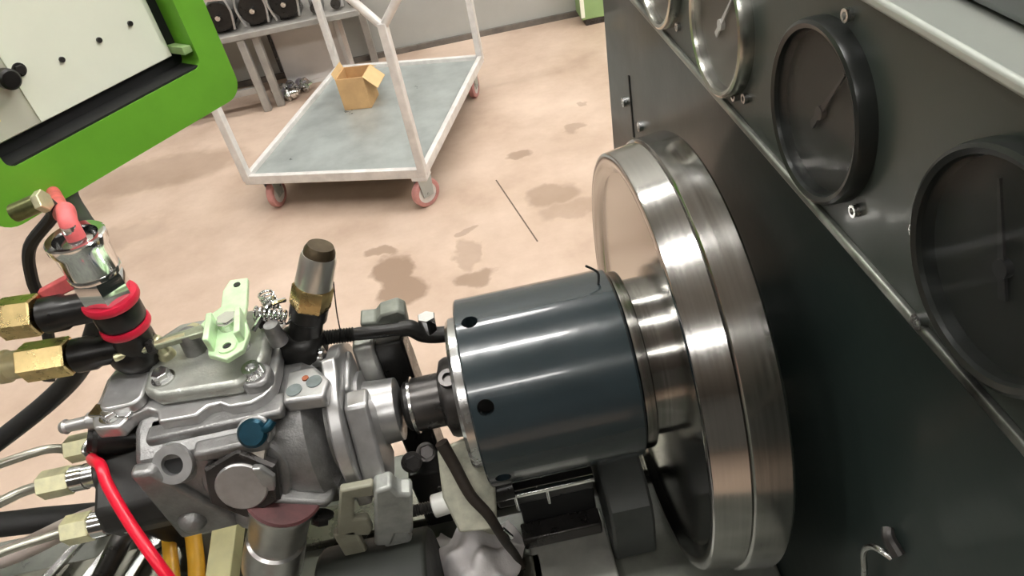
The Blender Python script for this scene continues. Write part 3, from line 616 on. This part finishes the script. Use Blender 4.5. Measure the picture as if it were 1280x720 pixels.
MB().prism([(-0.062, 0.962), (-0.070, 0.985), (-0.034, 1.050), (-0.015, 1.050), (-0.015, 0.962)], V(-0.1475, 0, 0), EY, EZ, EX, 0.020).build('clamp_face', alu_light, mk, bevel=0.003)
bolt('clamp_bolt', (-0.112, -0.034, 0.966), (0.3, -0.7, 0.5), 0.0070, mk, dark_steel)
bolt('clamp_bolt', (-0.100, -0.020, 0.958), (0.2, -0.6, 0.7), 0.0065, mk, dark_steel, h=0.012)

# ------------------------------------------------------------------ supports under the pump
cb = MB().prism([(-0.183, 0.948), (-0.157, 0.938), (-0.152, 0.946), (-0.152, 0.962), (-0.163, 0.965), (-0.154, 0.993), (-0.139, 0.990), (-0.135, 1.005), (-0.162, 1.006)], V(0, -0.080, 0), EX, EZ, EY, 0.008)
cb.span((-0.186, -0.080, 0.813), (-0.166, -0.072, 0.95))
tag(cb.build('notched_bracket', mat('olive_bracket', (0.30, 0.29, 0.22), 0.45, 0.2, var=0.25, scale=30), bevel=0.002), 'olive grey notched bracket under the pump flange', 'bracket')
lb = MB().prism([(-0.157, 0.923), (-0.143, 0.919), (-0.135, 0.934), (-0.121, 0.930), (-0.108, 0.984), (-0.119, 0.988), (-0.122, 1.000), (-0.137, 0.998)], V(0, -0.082, 0), EX, EZ, EY, 0.018)
lb.span((-0.150, -0.080, 0.813), (-0.126, -0.066, 0.94))
tag(lb.build('jaw_block', mat('worn_grey_iron', (0.42, 0.43, 0.40), 0.42, 0.4, var=0.35, scale=40, rvar=0.1), bevel=0.003), 'worn light grey jaw block beside the notched bracket', 'block')
hd_ = [(-0.145, 0.813)] + [(-0.090 + 0.056 * math.cos(math.radians(a)), 0.858 + 0.062 * math.sin(math.radians(a))) for a in range(190, 5, -12)] + [(-0.034, 0.813)]
tag(MB().prism(hd_, V(-0.212, -0.008, 0), EY, EZ, EX, 0.098).build('round_clamp', mat('oily_black_iron', (0.012, 0.014, 0.010), 0.6, 0.0, var=0.5, scale=20, rvar=0.15), bevel=0.004, seg=3), 'oily black rounded clamp casting at the bottom below the brackets', 'clamp')
wp = MB().prism([(-0.088, 0.0), (-0.092, -0.042), (-0.084, -0.076), (-0.050, -0.080), (-0.044, -0.040), (-0.048, 0.0), (-0.060, 0.006)], V(0, -0.026, 0.965), EX, V(0, 0.62, 0.78), V(0, -0.78, 0.62), 0.006)
wp.span((-0.085, -0.050, 0.812), (-0.055, -0.042, 0.935))
tag(wp.build('stained_plate', mat('stained_pale_plate', (0.55, 0.54, 0.43), 0.5, 0.2, var=0.4, scale=35), bevel=0.002), 'pale stained upright plate left of the coupling underside', 'plate')
cs = thing('clamp_screw', (-0.06, -0.050, 0.905), 'white ended black clamp screw under the coupling', 'screw')
MB().cyl((-0.104, -0.052, 0.920), (-0.089, -0.051, 0.921), 0.0105, n=28, ch=0.001).build('white_knob', mat('white_knob', (0.78, 0.77, 0.72), 0.35), cs)
MB().cyl((-0.089, -0.051, 0.917), (-0.030, -0.047, 0.918), 0.0105, n=24).build('black_shank', black, cs)
pr = []; xx = -0.126
while xx < -0.104: pr += [(xx, 0.0045), (xx + 0.0012, 0.0058), (xx + 0.0024, 0.0045)]; xx += 0.0024
MB().lathe((0, -0.052, 0.920), EX, pr, 16).build('thread', dark_steel, cs)
bt = MB().tube([(-0.080, -0.040, 0.990), (-0.074, -0.050, 0.970), (-0.066, -0.066, 0.945), (-0.055, -0.076, 0.925), (-0.047, -0.080, 0.885), (-0.043, -0.068, 0.84), (-0.040, -0.066, 0.812)], lambda t: 0.0060 - 0.0025 * t, n=12).build('brown_cord', brown)
tag(bt, 'dark brown cord hanging over the pale plate past the coupling', 'cord')
ck = MB().box((-0.044, -0.076, 0.890), (0.005, 0.004, 0.018), Matrix.Rotation(-0.35, 3, 'Y')).build('cord_clip', chrome, bevel=0.001)
tag(ck, 'tiny shiny metal clip on the brown cord', 'clip')

# crumpled rag on the bed
def rag_mesh():
    bm = bmesh.new(); n = 26
    rnd = random.Random(3); vs = []
    for i in range(n):
        for j in range(n):
            u = i / (n - 1) - 0.5; v = j / (n - 1) - 0.5
            rr = math.sqrt(u * u + v * v) * 2
            h = 0.050 * max(0, 1 - rr ** 1.8) + 0.008 * math.sin(u * 17 + v * 9) * (1 - 0.5 * rr) + 0.006 * math.sin(v * 23 - u * 13)
            vs.append(bm.verts.new((u * 0.085 * (1 + 0.15 * math.sin(v * 9)), v * 0.10 * (1 + 0.15 * math.cos(u * 11)), max(0.0012, h + 0.006))))
    for i in range(n - 1):
        for j in range(n - 1):
            bm.faces.new((vs[i * n + j], vs[(i + 1) * n + j], vs[(i + 1) * n + j + 1], vs[i * n + j + 1]))
    me = bpy.data.meshes.new('shop_rag'); bm.to_mesh(me); bm.free(); me.shade_smooth(); me.materials.append(rag)
    o = bpy.data.objects.new('shop_rag', me); COL.objects.link(o); o.location = (-0.082, -0.066, 0.812)
    md = o.modifiers.new('thickness', 'SOLIDIFY'); md.thickness = 0.002; md.offset = 1
    sb = o.modifiers.new('smooth', 'SUBSURF'); sb.levels = 1; sb.render_levels = 1
    return o
tag(rag_mesh(), 'crumpled white rag on the bed below the clamp screw', 'rag')

# ------------------------------------------------------------------ tools lying on the bed at the lower left
def wrench(x, y, ang, L, lean, label, m=steel):
    t = thing('wrench', (x, y, 0.812), label, 'wrench', 'wrenches on the bed')
    d = V(math.cos(ang) * math.cos(lean), math.sin(ang) * math.cos(lean), math.sin(lean)); s = V(-math.sin(ang), math.cos(ang), 0); nrm = d.cross(s)
    o = V(x, y, 0.816 + (0.0 if lean >= 0 else L * math.sin(-lean)))
    MB().prism([(0.015, -0.006), (L - 0.015, -0.005), (L - 0.015, 0.005), (0.015, 0.006)], o, d, s, nrm, 0.005).build('shank', m, t, bevel=0.0012)
    MB().prism([(-0.012, 0.004), (-0.016, 0.013), (-0.002, 0.018), (0.014, 0.013), (0.022, 0.004), (0.022, -0.004), (0.014, -0.013), (-0.002, -0.018), (-0.016, -0.013), (-0.012, -0.004), (0.002, -0.005), (0.002, 0.005)], o - nrm * 0.0008, d, s, nrm, 0.0066).build('open_jaw', m, t, bevel=0.001)
    MB().ring(o + d * L - nrm * 0.001, nrm, 0.008, 0.014, 0.008, 24).build('ring_end', m, t)
wrench(-0.470, 0.085, math.radians(-112), 0.17, 0.10, 'bright open ended wrench nearest the lowest pipe nut')
wrench(-0.512, 0.095, math.radians(-118), 0.19, 0.06, 'long chrome wrench left of the other wrenches', chrome)
wrench(-0.436, 0.062, math.radians(-105), 0.16, 0.08, 'wrench with a wide open jaw beside the red wire')
MBb = MB().cyl((-0.455, 0.085, 0.838), (-0.475, 0.01, 0.832), 0.012, 0.010, n=20, ch=0.001)
tag(MBb.build('socket_bar', dark_steel), 'dark socket bar lying across the wrenches', 'socket bar')

def pliers():
    t = thing('pliers', (-0.41, 0.05, 0.812), 'pliers with curved yellow orange grips standing below the pump', 'pliers')
    MB().tube([(-0.428, 0.060, 0.84), (-0.433, 0.052, 0.838), (-0.432, 0.035, 0.832), (-0.42, -0.01, 0.826), (-0.41, -0.06, 0.822)], 0.0075, n=14).build('grip', yellow, t)
    MB().tube([(-0.383, 0.060, 0.842), (-0.391, 0.068, 0.845), (-0.403, 0.062, 0.845), (-0.405, 0.045, 0.840), (-0.396, 0.00, 0.830), (-0.388, -0.06, 0.822)], 0.0085, n=14).build('grip', yellow, t)
    t.location.x += 0.024
    MB().prism([(-0.434, 0.058), (-0.418, 0.082), (-0.396, 0.098), (-0.386, 0.066), (-0.404, 0.056)], V(0, 0, 0.834), EX, EY, EZ, 0.012).build('jaw', steel, t, bevel=0.002)
pliers()
def stick(pts, z, h, label):
    tag(MB().prism(pts, V(0, 0, z), EX, EY, EZ, h).build('cream_strip', cream_wood, bevel=0.001), label, 'strip', 'cream strips below the pump').location.x += 0.022
stick([(-0.373, 0.066), (-0.357, 0.056), (-0.352, -0.06), (-0.378, -0.06), (-0.384, 0.045)], 0.812, 0.022, 'wide pale cream strip with a pointed tip right of the yellow grips')
stick([(-0.336, 0.040), (-0.322, 0.040), (-0.325, 0.012), (-0.330, 0.006)], 0.812, 0.018, 'short cream strip beside the steel stub')

# ================================================================== GREEN CONSOLE
cd = V(0.656, 0.755, 0).normalized(); cn = V(cd.y, -cd.x, 0)
lean = 0.0
cu = (EZ + cn * lean).normalized(); cf = cd.cross(cu); cf = cf if cf.dot(cn) > 0 else -cf
P0 = V(-0.266, 0.447, 1.138)          # lower right front corner
W, H, D = 0.315, 0.46, 0.16
con = thing('console', P0 - cd * W / 2, 'bright green sheet metal console box with a cream white panel', 'console')
def cpt(a, b, c): return P0 - cd * (W - a) + cu * b + cf * c
def cprism(poly, c, h): return MB().prism(poly, P0 - cd * W + cf * c, cd, cu, cf, h)
# front frame, built as four lips with a rounded outer corner
outer = rrect(0, 0, W, H, 0.022, 6); inner = rrect(0.040, 0.052, W - 0.036, H - 0.04, 0.010, 6)
q = MB(); n = len(outer)
def pt(p, c): return P0 - cd * W + cd * p[0] + cu * p[1] + cf * c
vs_ = [pt(p, 0) for p in outer] + [pt(p, 0) for p in inner] + [pt(p, -0.034) for p in inner] + [pt(p, -D) for p in outer]
fs_ = []
for i in range(n):
    j = (i + 1) % n
    fs_ += [(i, j, n + j, n + i), (n + i, n + j, 2 * n + j, 2 * n + i), (i, j, 3 * n + j, 3 * n + i)]
fs_.append(tuple(range(3 * n, 4 * n)))
q.add(vs_, fs_).build('green_case', green, con)
cprism(rrect(0.036, 0.048, W - 0.032, H - 0.036, 0.010), -0.036, 0.002).build('recess_back', inner_black, con)
wpn = cprism([(0.042, 0.068), (W - 0.050, 0.068), (W - 0.050, H - 0.05), (0.042, H - 0.05)], -0.032, 0.005).build('white_panel', cream, con, bevel=0.001)
cprism([(W - 0.049, 0.070), (W - 0.037, 0.070), (W - 0.037, 0.078), (W - 0.049, 0.080)], -0.033, 0.030).build('corner_tab', green_pale, con, bevel=0.001)
cprism([(0.038, 0.0523), (W - 0.0365, 0.0523), (W - 0.0365, 0.0545), (0.038, 0.0545)], -0.033, 0.031).build('black_recess_strip', inner_black, con)  # thin black strip laid over the inner bottom of the case
cprism([(0.042, 0.070), (0.100, 0.070), (0.100, H - 0.06), (0.042, H - 0.06)], -0.026, 0.0015).build('sliding_cover', mat('clear_cover', (0.80, 0.78, 0.66), 0.15, alpha=0.55), con)
cprism([(0.0985, 0.070), (0.1010, 0.070), (0.1010, H - 0.06), (0.0985, H - 0.06)], -0.026, 0.003).build('cover_edge', cream, con)
for (a, b) in ((0.235, 0.118), (0.195, 0.116), (0.150, 0.114)):
    MB().cyl(cpt(a, b, -0.0275), cpt(a, b, -0.0245), 0.0028, n=14).build('panel_screw', dark_steel, con)
kb = cpt(0.090, 0.122, -0.026)
MB().lathe(kb, cf, [(0, 0.005), (0.006, 0.005), (0.008, 0.010), (0.018, 0.010), (0.020, 0.008)], 24).build('knob', black, con)
bolt('latch', cpt(0.108, 0.122, -0.026), cf, 0.005, con, dark_steel)
cprism([(0.052, 0.088), (0.066, 0.088), (0.066, 0.102), (0.052, 0.102)], -0.024, 0.001).build('yellow_tag', mat('yellow_tag', (0.75, 0.66, 0.16), 0.6), con)
# post that carries the console, standing on the floor left of the frame
pb = P0 - cd * (W + 0.05) - cf * 0.08
MB().cyl((pb.x - 0.35, pb.y + 0.05, 0.0), (pb.x - 0.35, pb.y + 0.05, 1.45), 0.03, n=24).build('post', green, con)
MB().tube([(pb.x - 0.35, pb.y + 0.05, 1.42), (pb.x - 0.2, pb.y + 0.03, 1.42), tuple(cpt(0.0, 0.28, -0.08))], 0.025, n=16).build('arm', green, con)

# ================================================================== CART
A_, B_ = V(-0.909, 2.154, 0), V(-0.194, 1.909, 0)
eu = (B_ - A_).normalized(); ev = V(-eu.y, eu.x, 0); CW = (B_ - A_).length; CL = 1.02
ct = thing('cart', A_ + eu * CW / 2 + ev * CL / 2, 'white framed trolley with a galvanised sheet deck on red casters', 'cart')
def cp3(a, b, z): return A_ + eu * a + ev * b + V(0, 0, z)
def cbox(a0, b0, a1, b1, z0, z1): return MB().prism([(a0, b0), (a1, b0), (a1, b1), (a0, b1)], A_ + V(0, 0, z0), eu, ev, EZ, z1 - z0)
cbox(0.01, 0.01, CW - 0.01, CL - 0.01, 0.142, 0.154).build('deck', galv, ct)
for (a0, b0, a1, b1) in ((0, 0, CW, 0.022), (0, CL - 0.022, CW, CL), (0, 0.022, 0.022, CL - 0.022), (CW - 0.022, 0.022, CW, CL - 0.022)):
    cbox(a0, b0, a1, b1, 0.135, 0.174).build('edge_lip', white_pnt, ct, bevel=0.003)
posts = [(0.012, 0.012), (CW - 0.012, 0.012), (CW - 0.012, CL - 0.012), (0.012, CL - 0.012)]
for (a, b) in posts:
    cbox(a - 0.015, b - 0.015, a + 0.015, b + 0.015, 0.150, 0.715).build('post', white_pnt, ct, bevel=0.003)
    for sgn in (-1, 1):
        q0 = cp3(a, b, 0.700); q1 = cp3(a + sgn * 0.125, b, 0.845)
        MB().cyl(q0, q1, 0.014, n=12).build('brace', white_pnt, ct)
for b in (0.012, CL - 0.012):
    MB().cyl(cp3(-0.14, b, 0.85), cp3(CW + 0.14, b, 0.85), 0.016, n=14).build('top_rail', white_pnt, ct)
for (a, b, k) in ((0.075, 0.06, 0), (CW - 0.03, 0.03, 1), (CW - 0.05, CL - 0.08, 2), (0.06, CL - 0.06, 3)):
    cs_ = cbox(a - 0.03, b - 0.03, a + 0.03, b + 0.03, 0.122, 0.136).build('caster', white_pnt, ct, bevel=0.002)
    axd = eu.copy() if k != 1 else (eu * 0.8 - ev * 0.6).normalized()
    c0 = cp3(a, b, 0.058)
    perp = V(-axd.y, axd.x, 0)
    MB().lathe(c0 - axd * 0.014, axd, [(0, 0.040), (0.0, 0.053), (0.004, 0.058), (0.024, 0.058), (0.028, 0.053), (0.028, 0.040)], 32, close=False).build('tyre', tyre_red, cs_)
    MB().lathe(c0 - axd * 0.012, axd, [(0, 0.0), (0, 0.008), (0.0, 0.041), (0.024, 0.041), (0.024, 0.0)], 28, close=False).build('wheel_hub', white_pnt, cs_)
    fk = MB()
    for s_ in (-1, 1):
        fk.prism([(-0.022, 0.046), (0.022, 0.046), (0.03, 0.124), (-0.03, 0.124)], c0 - V(0, 0, 0.058) + axd * (s_ * 0.018 - 0.0015), perp, EZ, axd, 0.003)
    fk.cyl(c0 - axd * 0.022, c0 + axd * 0.022, 0.006, n=12)
    fk.build('fork', galv, cs_)

# cardboard box on the deck
bx0, bx1 = V(-0.520, 2.610, 0.155), V(-0.402, 2.580, 0.155)
bu_ = (bx1 - bx0).normalized(); bv_ = V(-bu_.y, bu_.x, 0); BW = 0.125; BD = 0.13; BH = 0.140
bxt = thing('cardboard_box', bx0 + bu_ * BW / 2 + bv_ * BD / 2, 'open brown cardboard box with flaps on the trolley deck', 'box')
def bxp(poly, z, h): return MB().prism(poly, bx0 + V(0, 0, z), bu_, bv_, EZ, h)
bxp([(0, 0), (BW, 0), (BW, BD), (0, BD)], 0.0, 0.004).build('bottom', card, bxt)
for (a0, b0, a1, b1) in ((0, 0, BW, 0.004), (0, BD - 0.004, BW, BD), (0, 0.004, 0.004, BD - 0.004), (BW - 0.004, 0.004, BW, BD - 0.004)):
    bxp([(a0, b0), (a1, b0), (a1, b1), (a0, b1)], 0.003, BH).build('side', card, bxt)
card_l = mat('cardboard_flap', (0.72, 0.50, 0.25), 0.8, var=0.1, scale=12)
def flap(p, q, out, up):
    d = (out + V(0, 0, up)).normalized() * (0.030 if up > 0.5 else 0.075)
    m_ = MB(); p = bx0 + bu_ * p[0] + bv_ * p[1] + V(0, 0, BH); q = bx0 + bu_ * q[0] + bv_ * q[1] + V(0, 0, BH); t = V(0, 0, 0.003)
    m_.add([p, q, q + d, p + d, p + t, q + t, q + d + t, p + d + t], [(0, 1, 2, 3), (4, 7, 6, 5), (0, 4, 5, 1), (1, 5, 6, 2), (2, 6, 7, 3), (3, 7, 4, 0)])
    m_.build('flap', card_l, bxt)
flap((0, 0), (0, BD), -bu_ * 0.3 + bv_ * 0.0, 0.9); flap((BW, 0), (BW, BD), bu_ * 0.9, -0.9); flap((0, BD), (BW, BD), bv_, -0.5)

# ================================================================== BACKGROUND RACK
tb = thing('steel_table', (-0.9, 3.3, 0), 'grey steel work table against the back wall beyond the trolley', 'table')
MB().span((-1.55, 3.145, 0.375), (-0.40, 3.555, 0.405)).build('table_top', rack_grey, tb, bevel=0.004)
for (x, y) in ((-0.99, 3.17), (-0.925, 3.20), (-1.5, 3.18), (-0.43, 3.52), (-1.5, 3.52)):
    MB().span((x - 0.019, y - 0.019, 0.0), (x + 0.019, y + 0.019, 0.375)).build('leg', rack_grey, tb, bevel=0.004)
MB().span((-1.5, 3.165, 0.10), (-1.01, 3.19, 0.13)).build('stretcher', rack_grey, tb)
# white bin with small shiny parts in front
bn = thing('plastic_bin', (-0.73, 3.44, 0), 'white rectangular plastic bin under the steel table', 'bin')
for a, b, nm_ in (((-0.90, 3.40, 0.02), (-0.57, 3.41, 0.315), 'front_wall'), ((-0.90, 3.54, 0.02), (-0.57, 3.55, 0.315), 'rear_wall'), ((-0.90, 3.41, 0.02), (-0.89, 3.54, 0.315), 'side_wall'), ((-0.58, 3.41, 0.02), (-0.57, 3.54, 0.315), 'side_wall'), ((-0.90, 3.40, 0.0), (-0.57, 3.55, 0.02), 'bottom')):
    MB().span(a, b).build(nm_, bin_white, bn, bevel=0.004)
MB().span((-0.545, 3.36, 0.0), (-0.525, 3.39, 0.375)).build('leg', mat('pinkish_white_paint', (0.66, 0.60, 0.56), 0.5), tb)
MB().span((-0.915, 3.39, 0.10), (-0.90, 3.55, 0.30)).build('dark_end', dark_steel, bn)
rnd = random.Random(11)
shown = [(-0.955, 3.34), (-0.92, 3.31), (-0.88, 3.35), (-0.85, 3.30), (-0.82, 3.35), (-0.79, 3.31), (-0.90, 3.26), (-0.86, 3.24)]
words = ['leftmost', 'second', 'third', 'fourth', 'fifth', 'rightmost', 'front left', 'front right']
for i, (x, y) in enumerate(shown):
    o_ = V(x, y, 0); r = rnd.uniform(0.022, 0.030); t = thing('metal_part', (x, y, 0), 'small shiny metal part on the floor before the white bin, ' + words[i] + ' of the pile', 'metal part', 'shiny parts on the floor')
    a = rnd.uniform(0, 3.1); d = V(math.cos(a), math.sin(a), 0.0)
    MB().lathe(o_ + V(0, 0, r * 1.3) - d * 0.03, d, [(0, r * 0.6), (0.02, r * 0.6), (0.022, r), (0.045, r), (0.047, r * 0.7), (0.06, r * 0.7)], 18).build('barrel', chrome if i % 2 else mat('lilac_steel', (0.50, 0.48, 0.56), 0.3, 0.9), t)
    MB().hexa(o_ + V(0, 0, r * 1.3) - d * 0.028, o_ + V(0, 0, r * 1.3) - d * 0.012, r * 1.25).build('nut', steel, t)
# pumps lined up on the table
def rack_pump(x, y, z, label):
    t = thing('stored_pump', (x, y, z), label, 'pump', 'old pumps on the steel table')
    MB().lathe((x, y + 0.24, z + 0.085), V(0, -1, 0), [(0, 0.05), (0.02, 0.068), (0.15, 0.070), (0.17, 0.058), (0.19, 0.058)], 32).build('pump_body', mat('dull_cast', (0.20, 0.19, 0.18), 0.45, 0.6, var=0.4, scale=25), t)
    MB().lathe((x, y + 0.05, z + 0.085), V(0, -1, 0), [(0, 0.064), (0.03, 0.070), (0.045, 0.066), (0.045, 0.02), (0.040, 0.0)], 32).build('black_face', black, t)
    MB().cyl((x, y + 0.01, z + 0.085), (x, y - 0.02, z + 0.085), 0.012, n=14).build('shaft_end', steel, t)
    MB().span((x - 0.05, y + 0.05, z), (x + 0.05, y + 0.2, z + 0.025)).build('foot', dark_steel, t, bevel=0.003)
    for s in (-1, 1):
        MB().tube([(x + s * 0.060, y - 0.01, z + 0.16), (x + s * 0.070, y - 0.015, z + 0.10), (x + s * 0.055, y - 0.005, z + 0.02)], 0.006, n=8).build('pipe', alu_light, t)
for i, x in enumerate((-1.22, -1.05, -0.885, -0.735)):
    rack_pump(x, 3.18, 0.405, ['black faced stored pump behind the green console corner', 'black faced stored pump just right of the green console', 'middle black faced stored pump above the table legs', 'rightmost black faced stored pump above the white bin'][i])
for i, x in enumerate((-0.60, -0.50, -0.42)):
    t = thing('machine_part', (x, 3.26, 0.405), ['dull grey machine part on the table next to the last black pump', 'pale grey machine part in the middle of the table end', 'grey machine part at the right end of the steel table'][i], 'machine part', 'loose parts on the steel table')
    MB().box((x, 3.28, 0.44), (0.055, 0.12, 0.07), rotz(0.1 * i)).build('block', alu if i != 1 else bin_white, t, bevel=0.008)
    MB().cyl((x, 3.22, 0.44), (x, 3.18, 0.44), 0.024, n=18).build('spigot', dark_steel, t)

# pale green cabinet standing at the wall, far right
gc = thing('green_cabinet', (0.85, 3.45, 0), 'pale green metal cabinet at the foot of the back wall', 'cabinet')
MB().span((0.72, 3.40, 0.03), (1.3, 3.56, 0.9)).build('carcass', green_pale, gc, bevel=0.006)
MB().span((0.715, 3.385, 0.05), (0.735, 3.40, 0.88)).build('door_edge', cream, gc)
MB().span((0.74, 3.40, 0.0), (1.28, 3.55, 0.03)).build('plinth', dark_steel, gc)
# thin wire lying behind the coupling and the one in front of the floor
wr = MB().tube([(0.078, 0.012, 1.0835), (0.079, 0.016, 1.092), (0.070, 0.018, 1.100)], 0.0011, n=6).build('thin_wire', black_rub)
tag(wr, 'short thin black wire standing up behind the coupling', 'wire')

w2 = MB().tube([(-0.147, 0.040, 1.068), (-0.143, 0.040, 1.092), (-0.136, 0.040, 1.122)], 0.0006, n=6).build('thin_wire', black_rub)
tag(w2, 'hair thin upright wire rising from the threaded rod', 'wire')
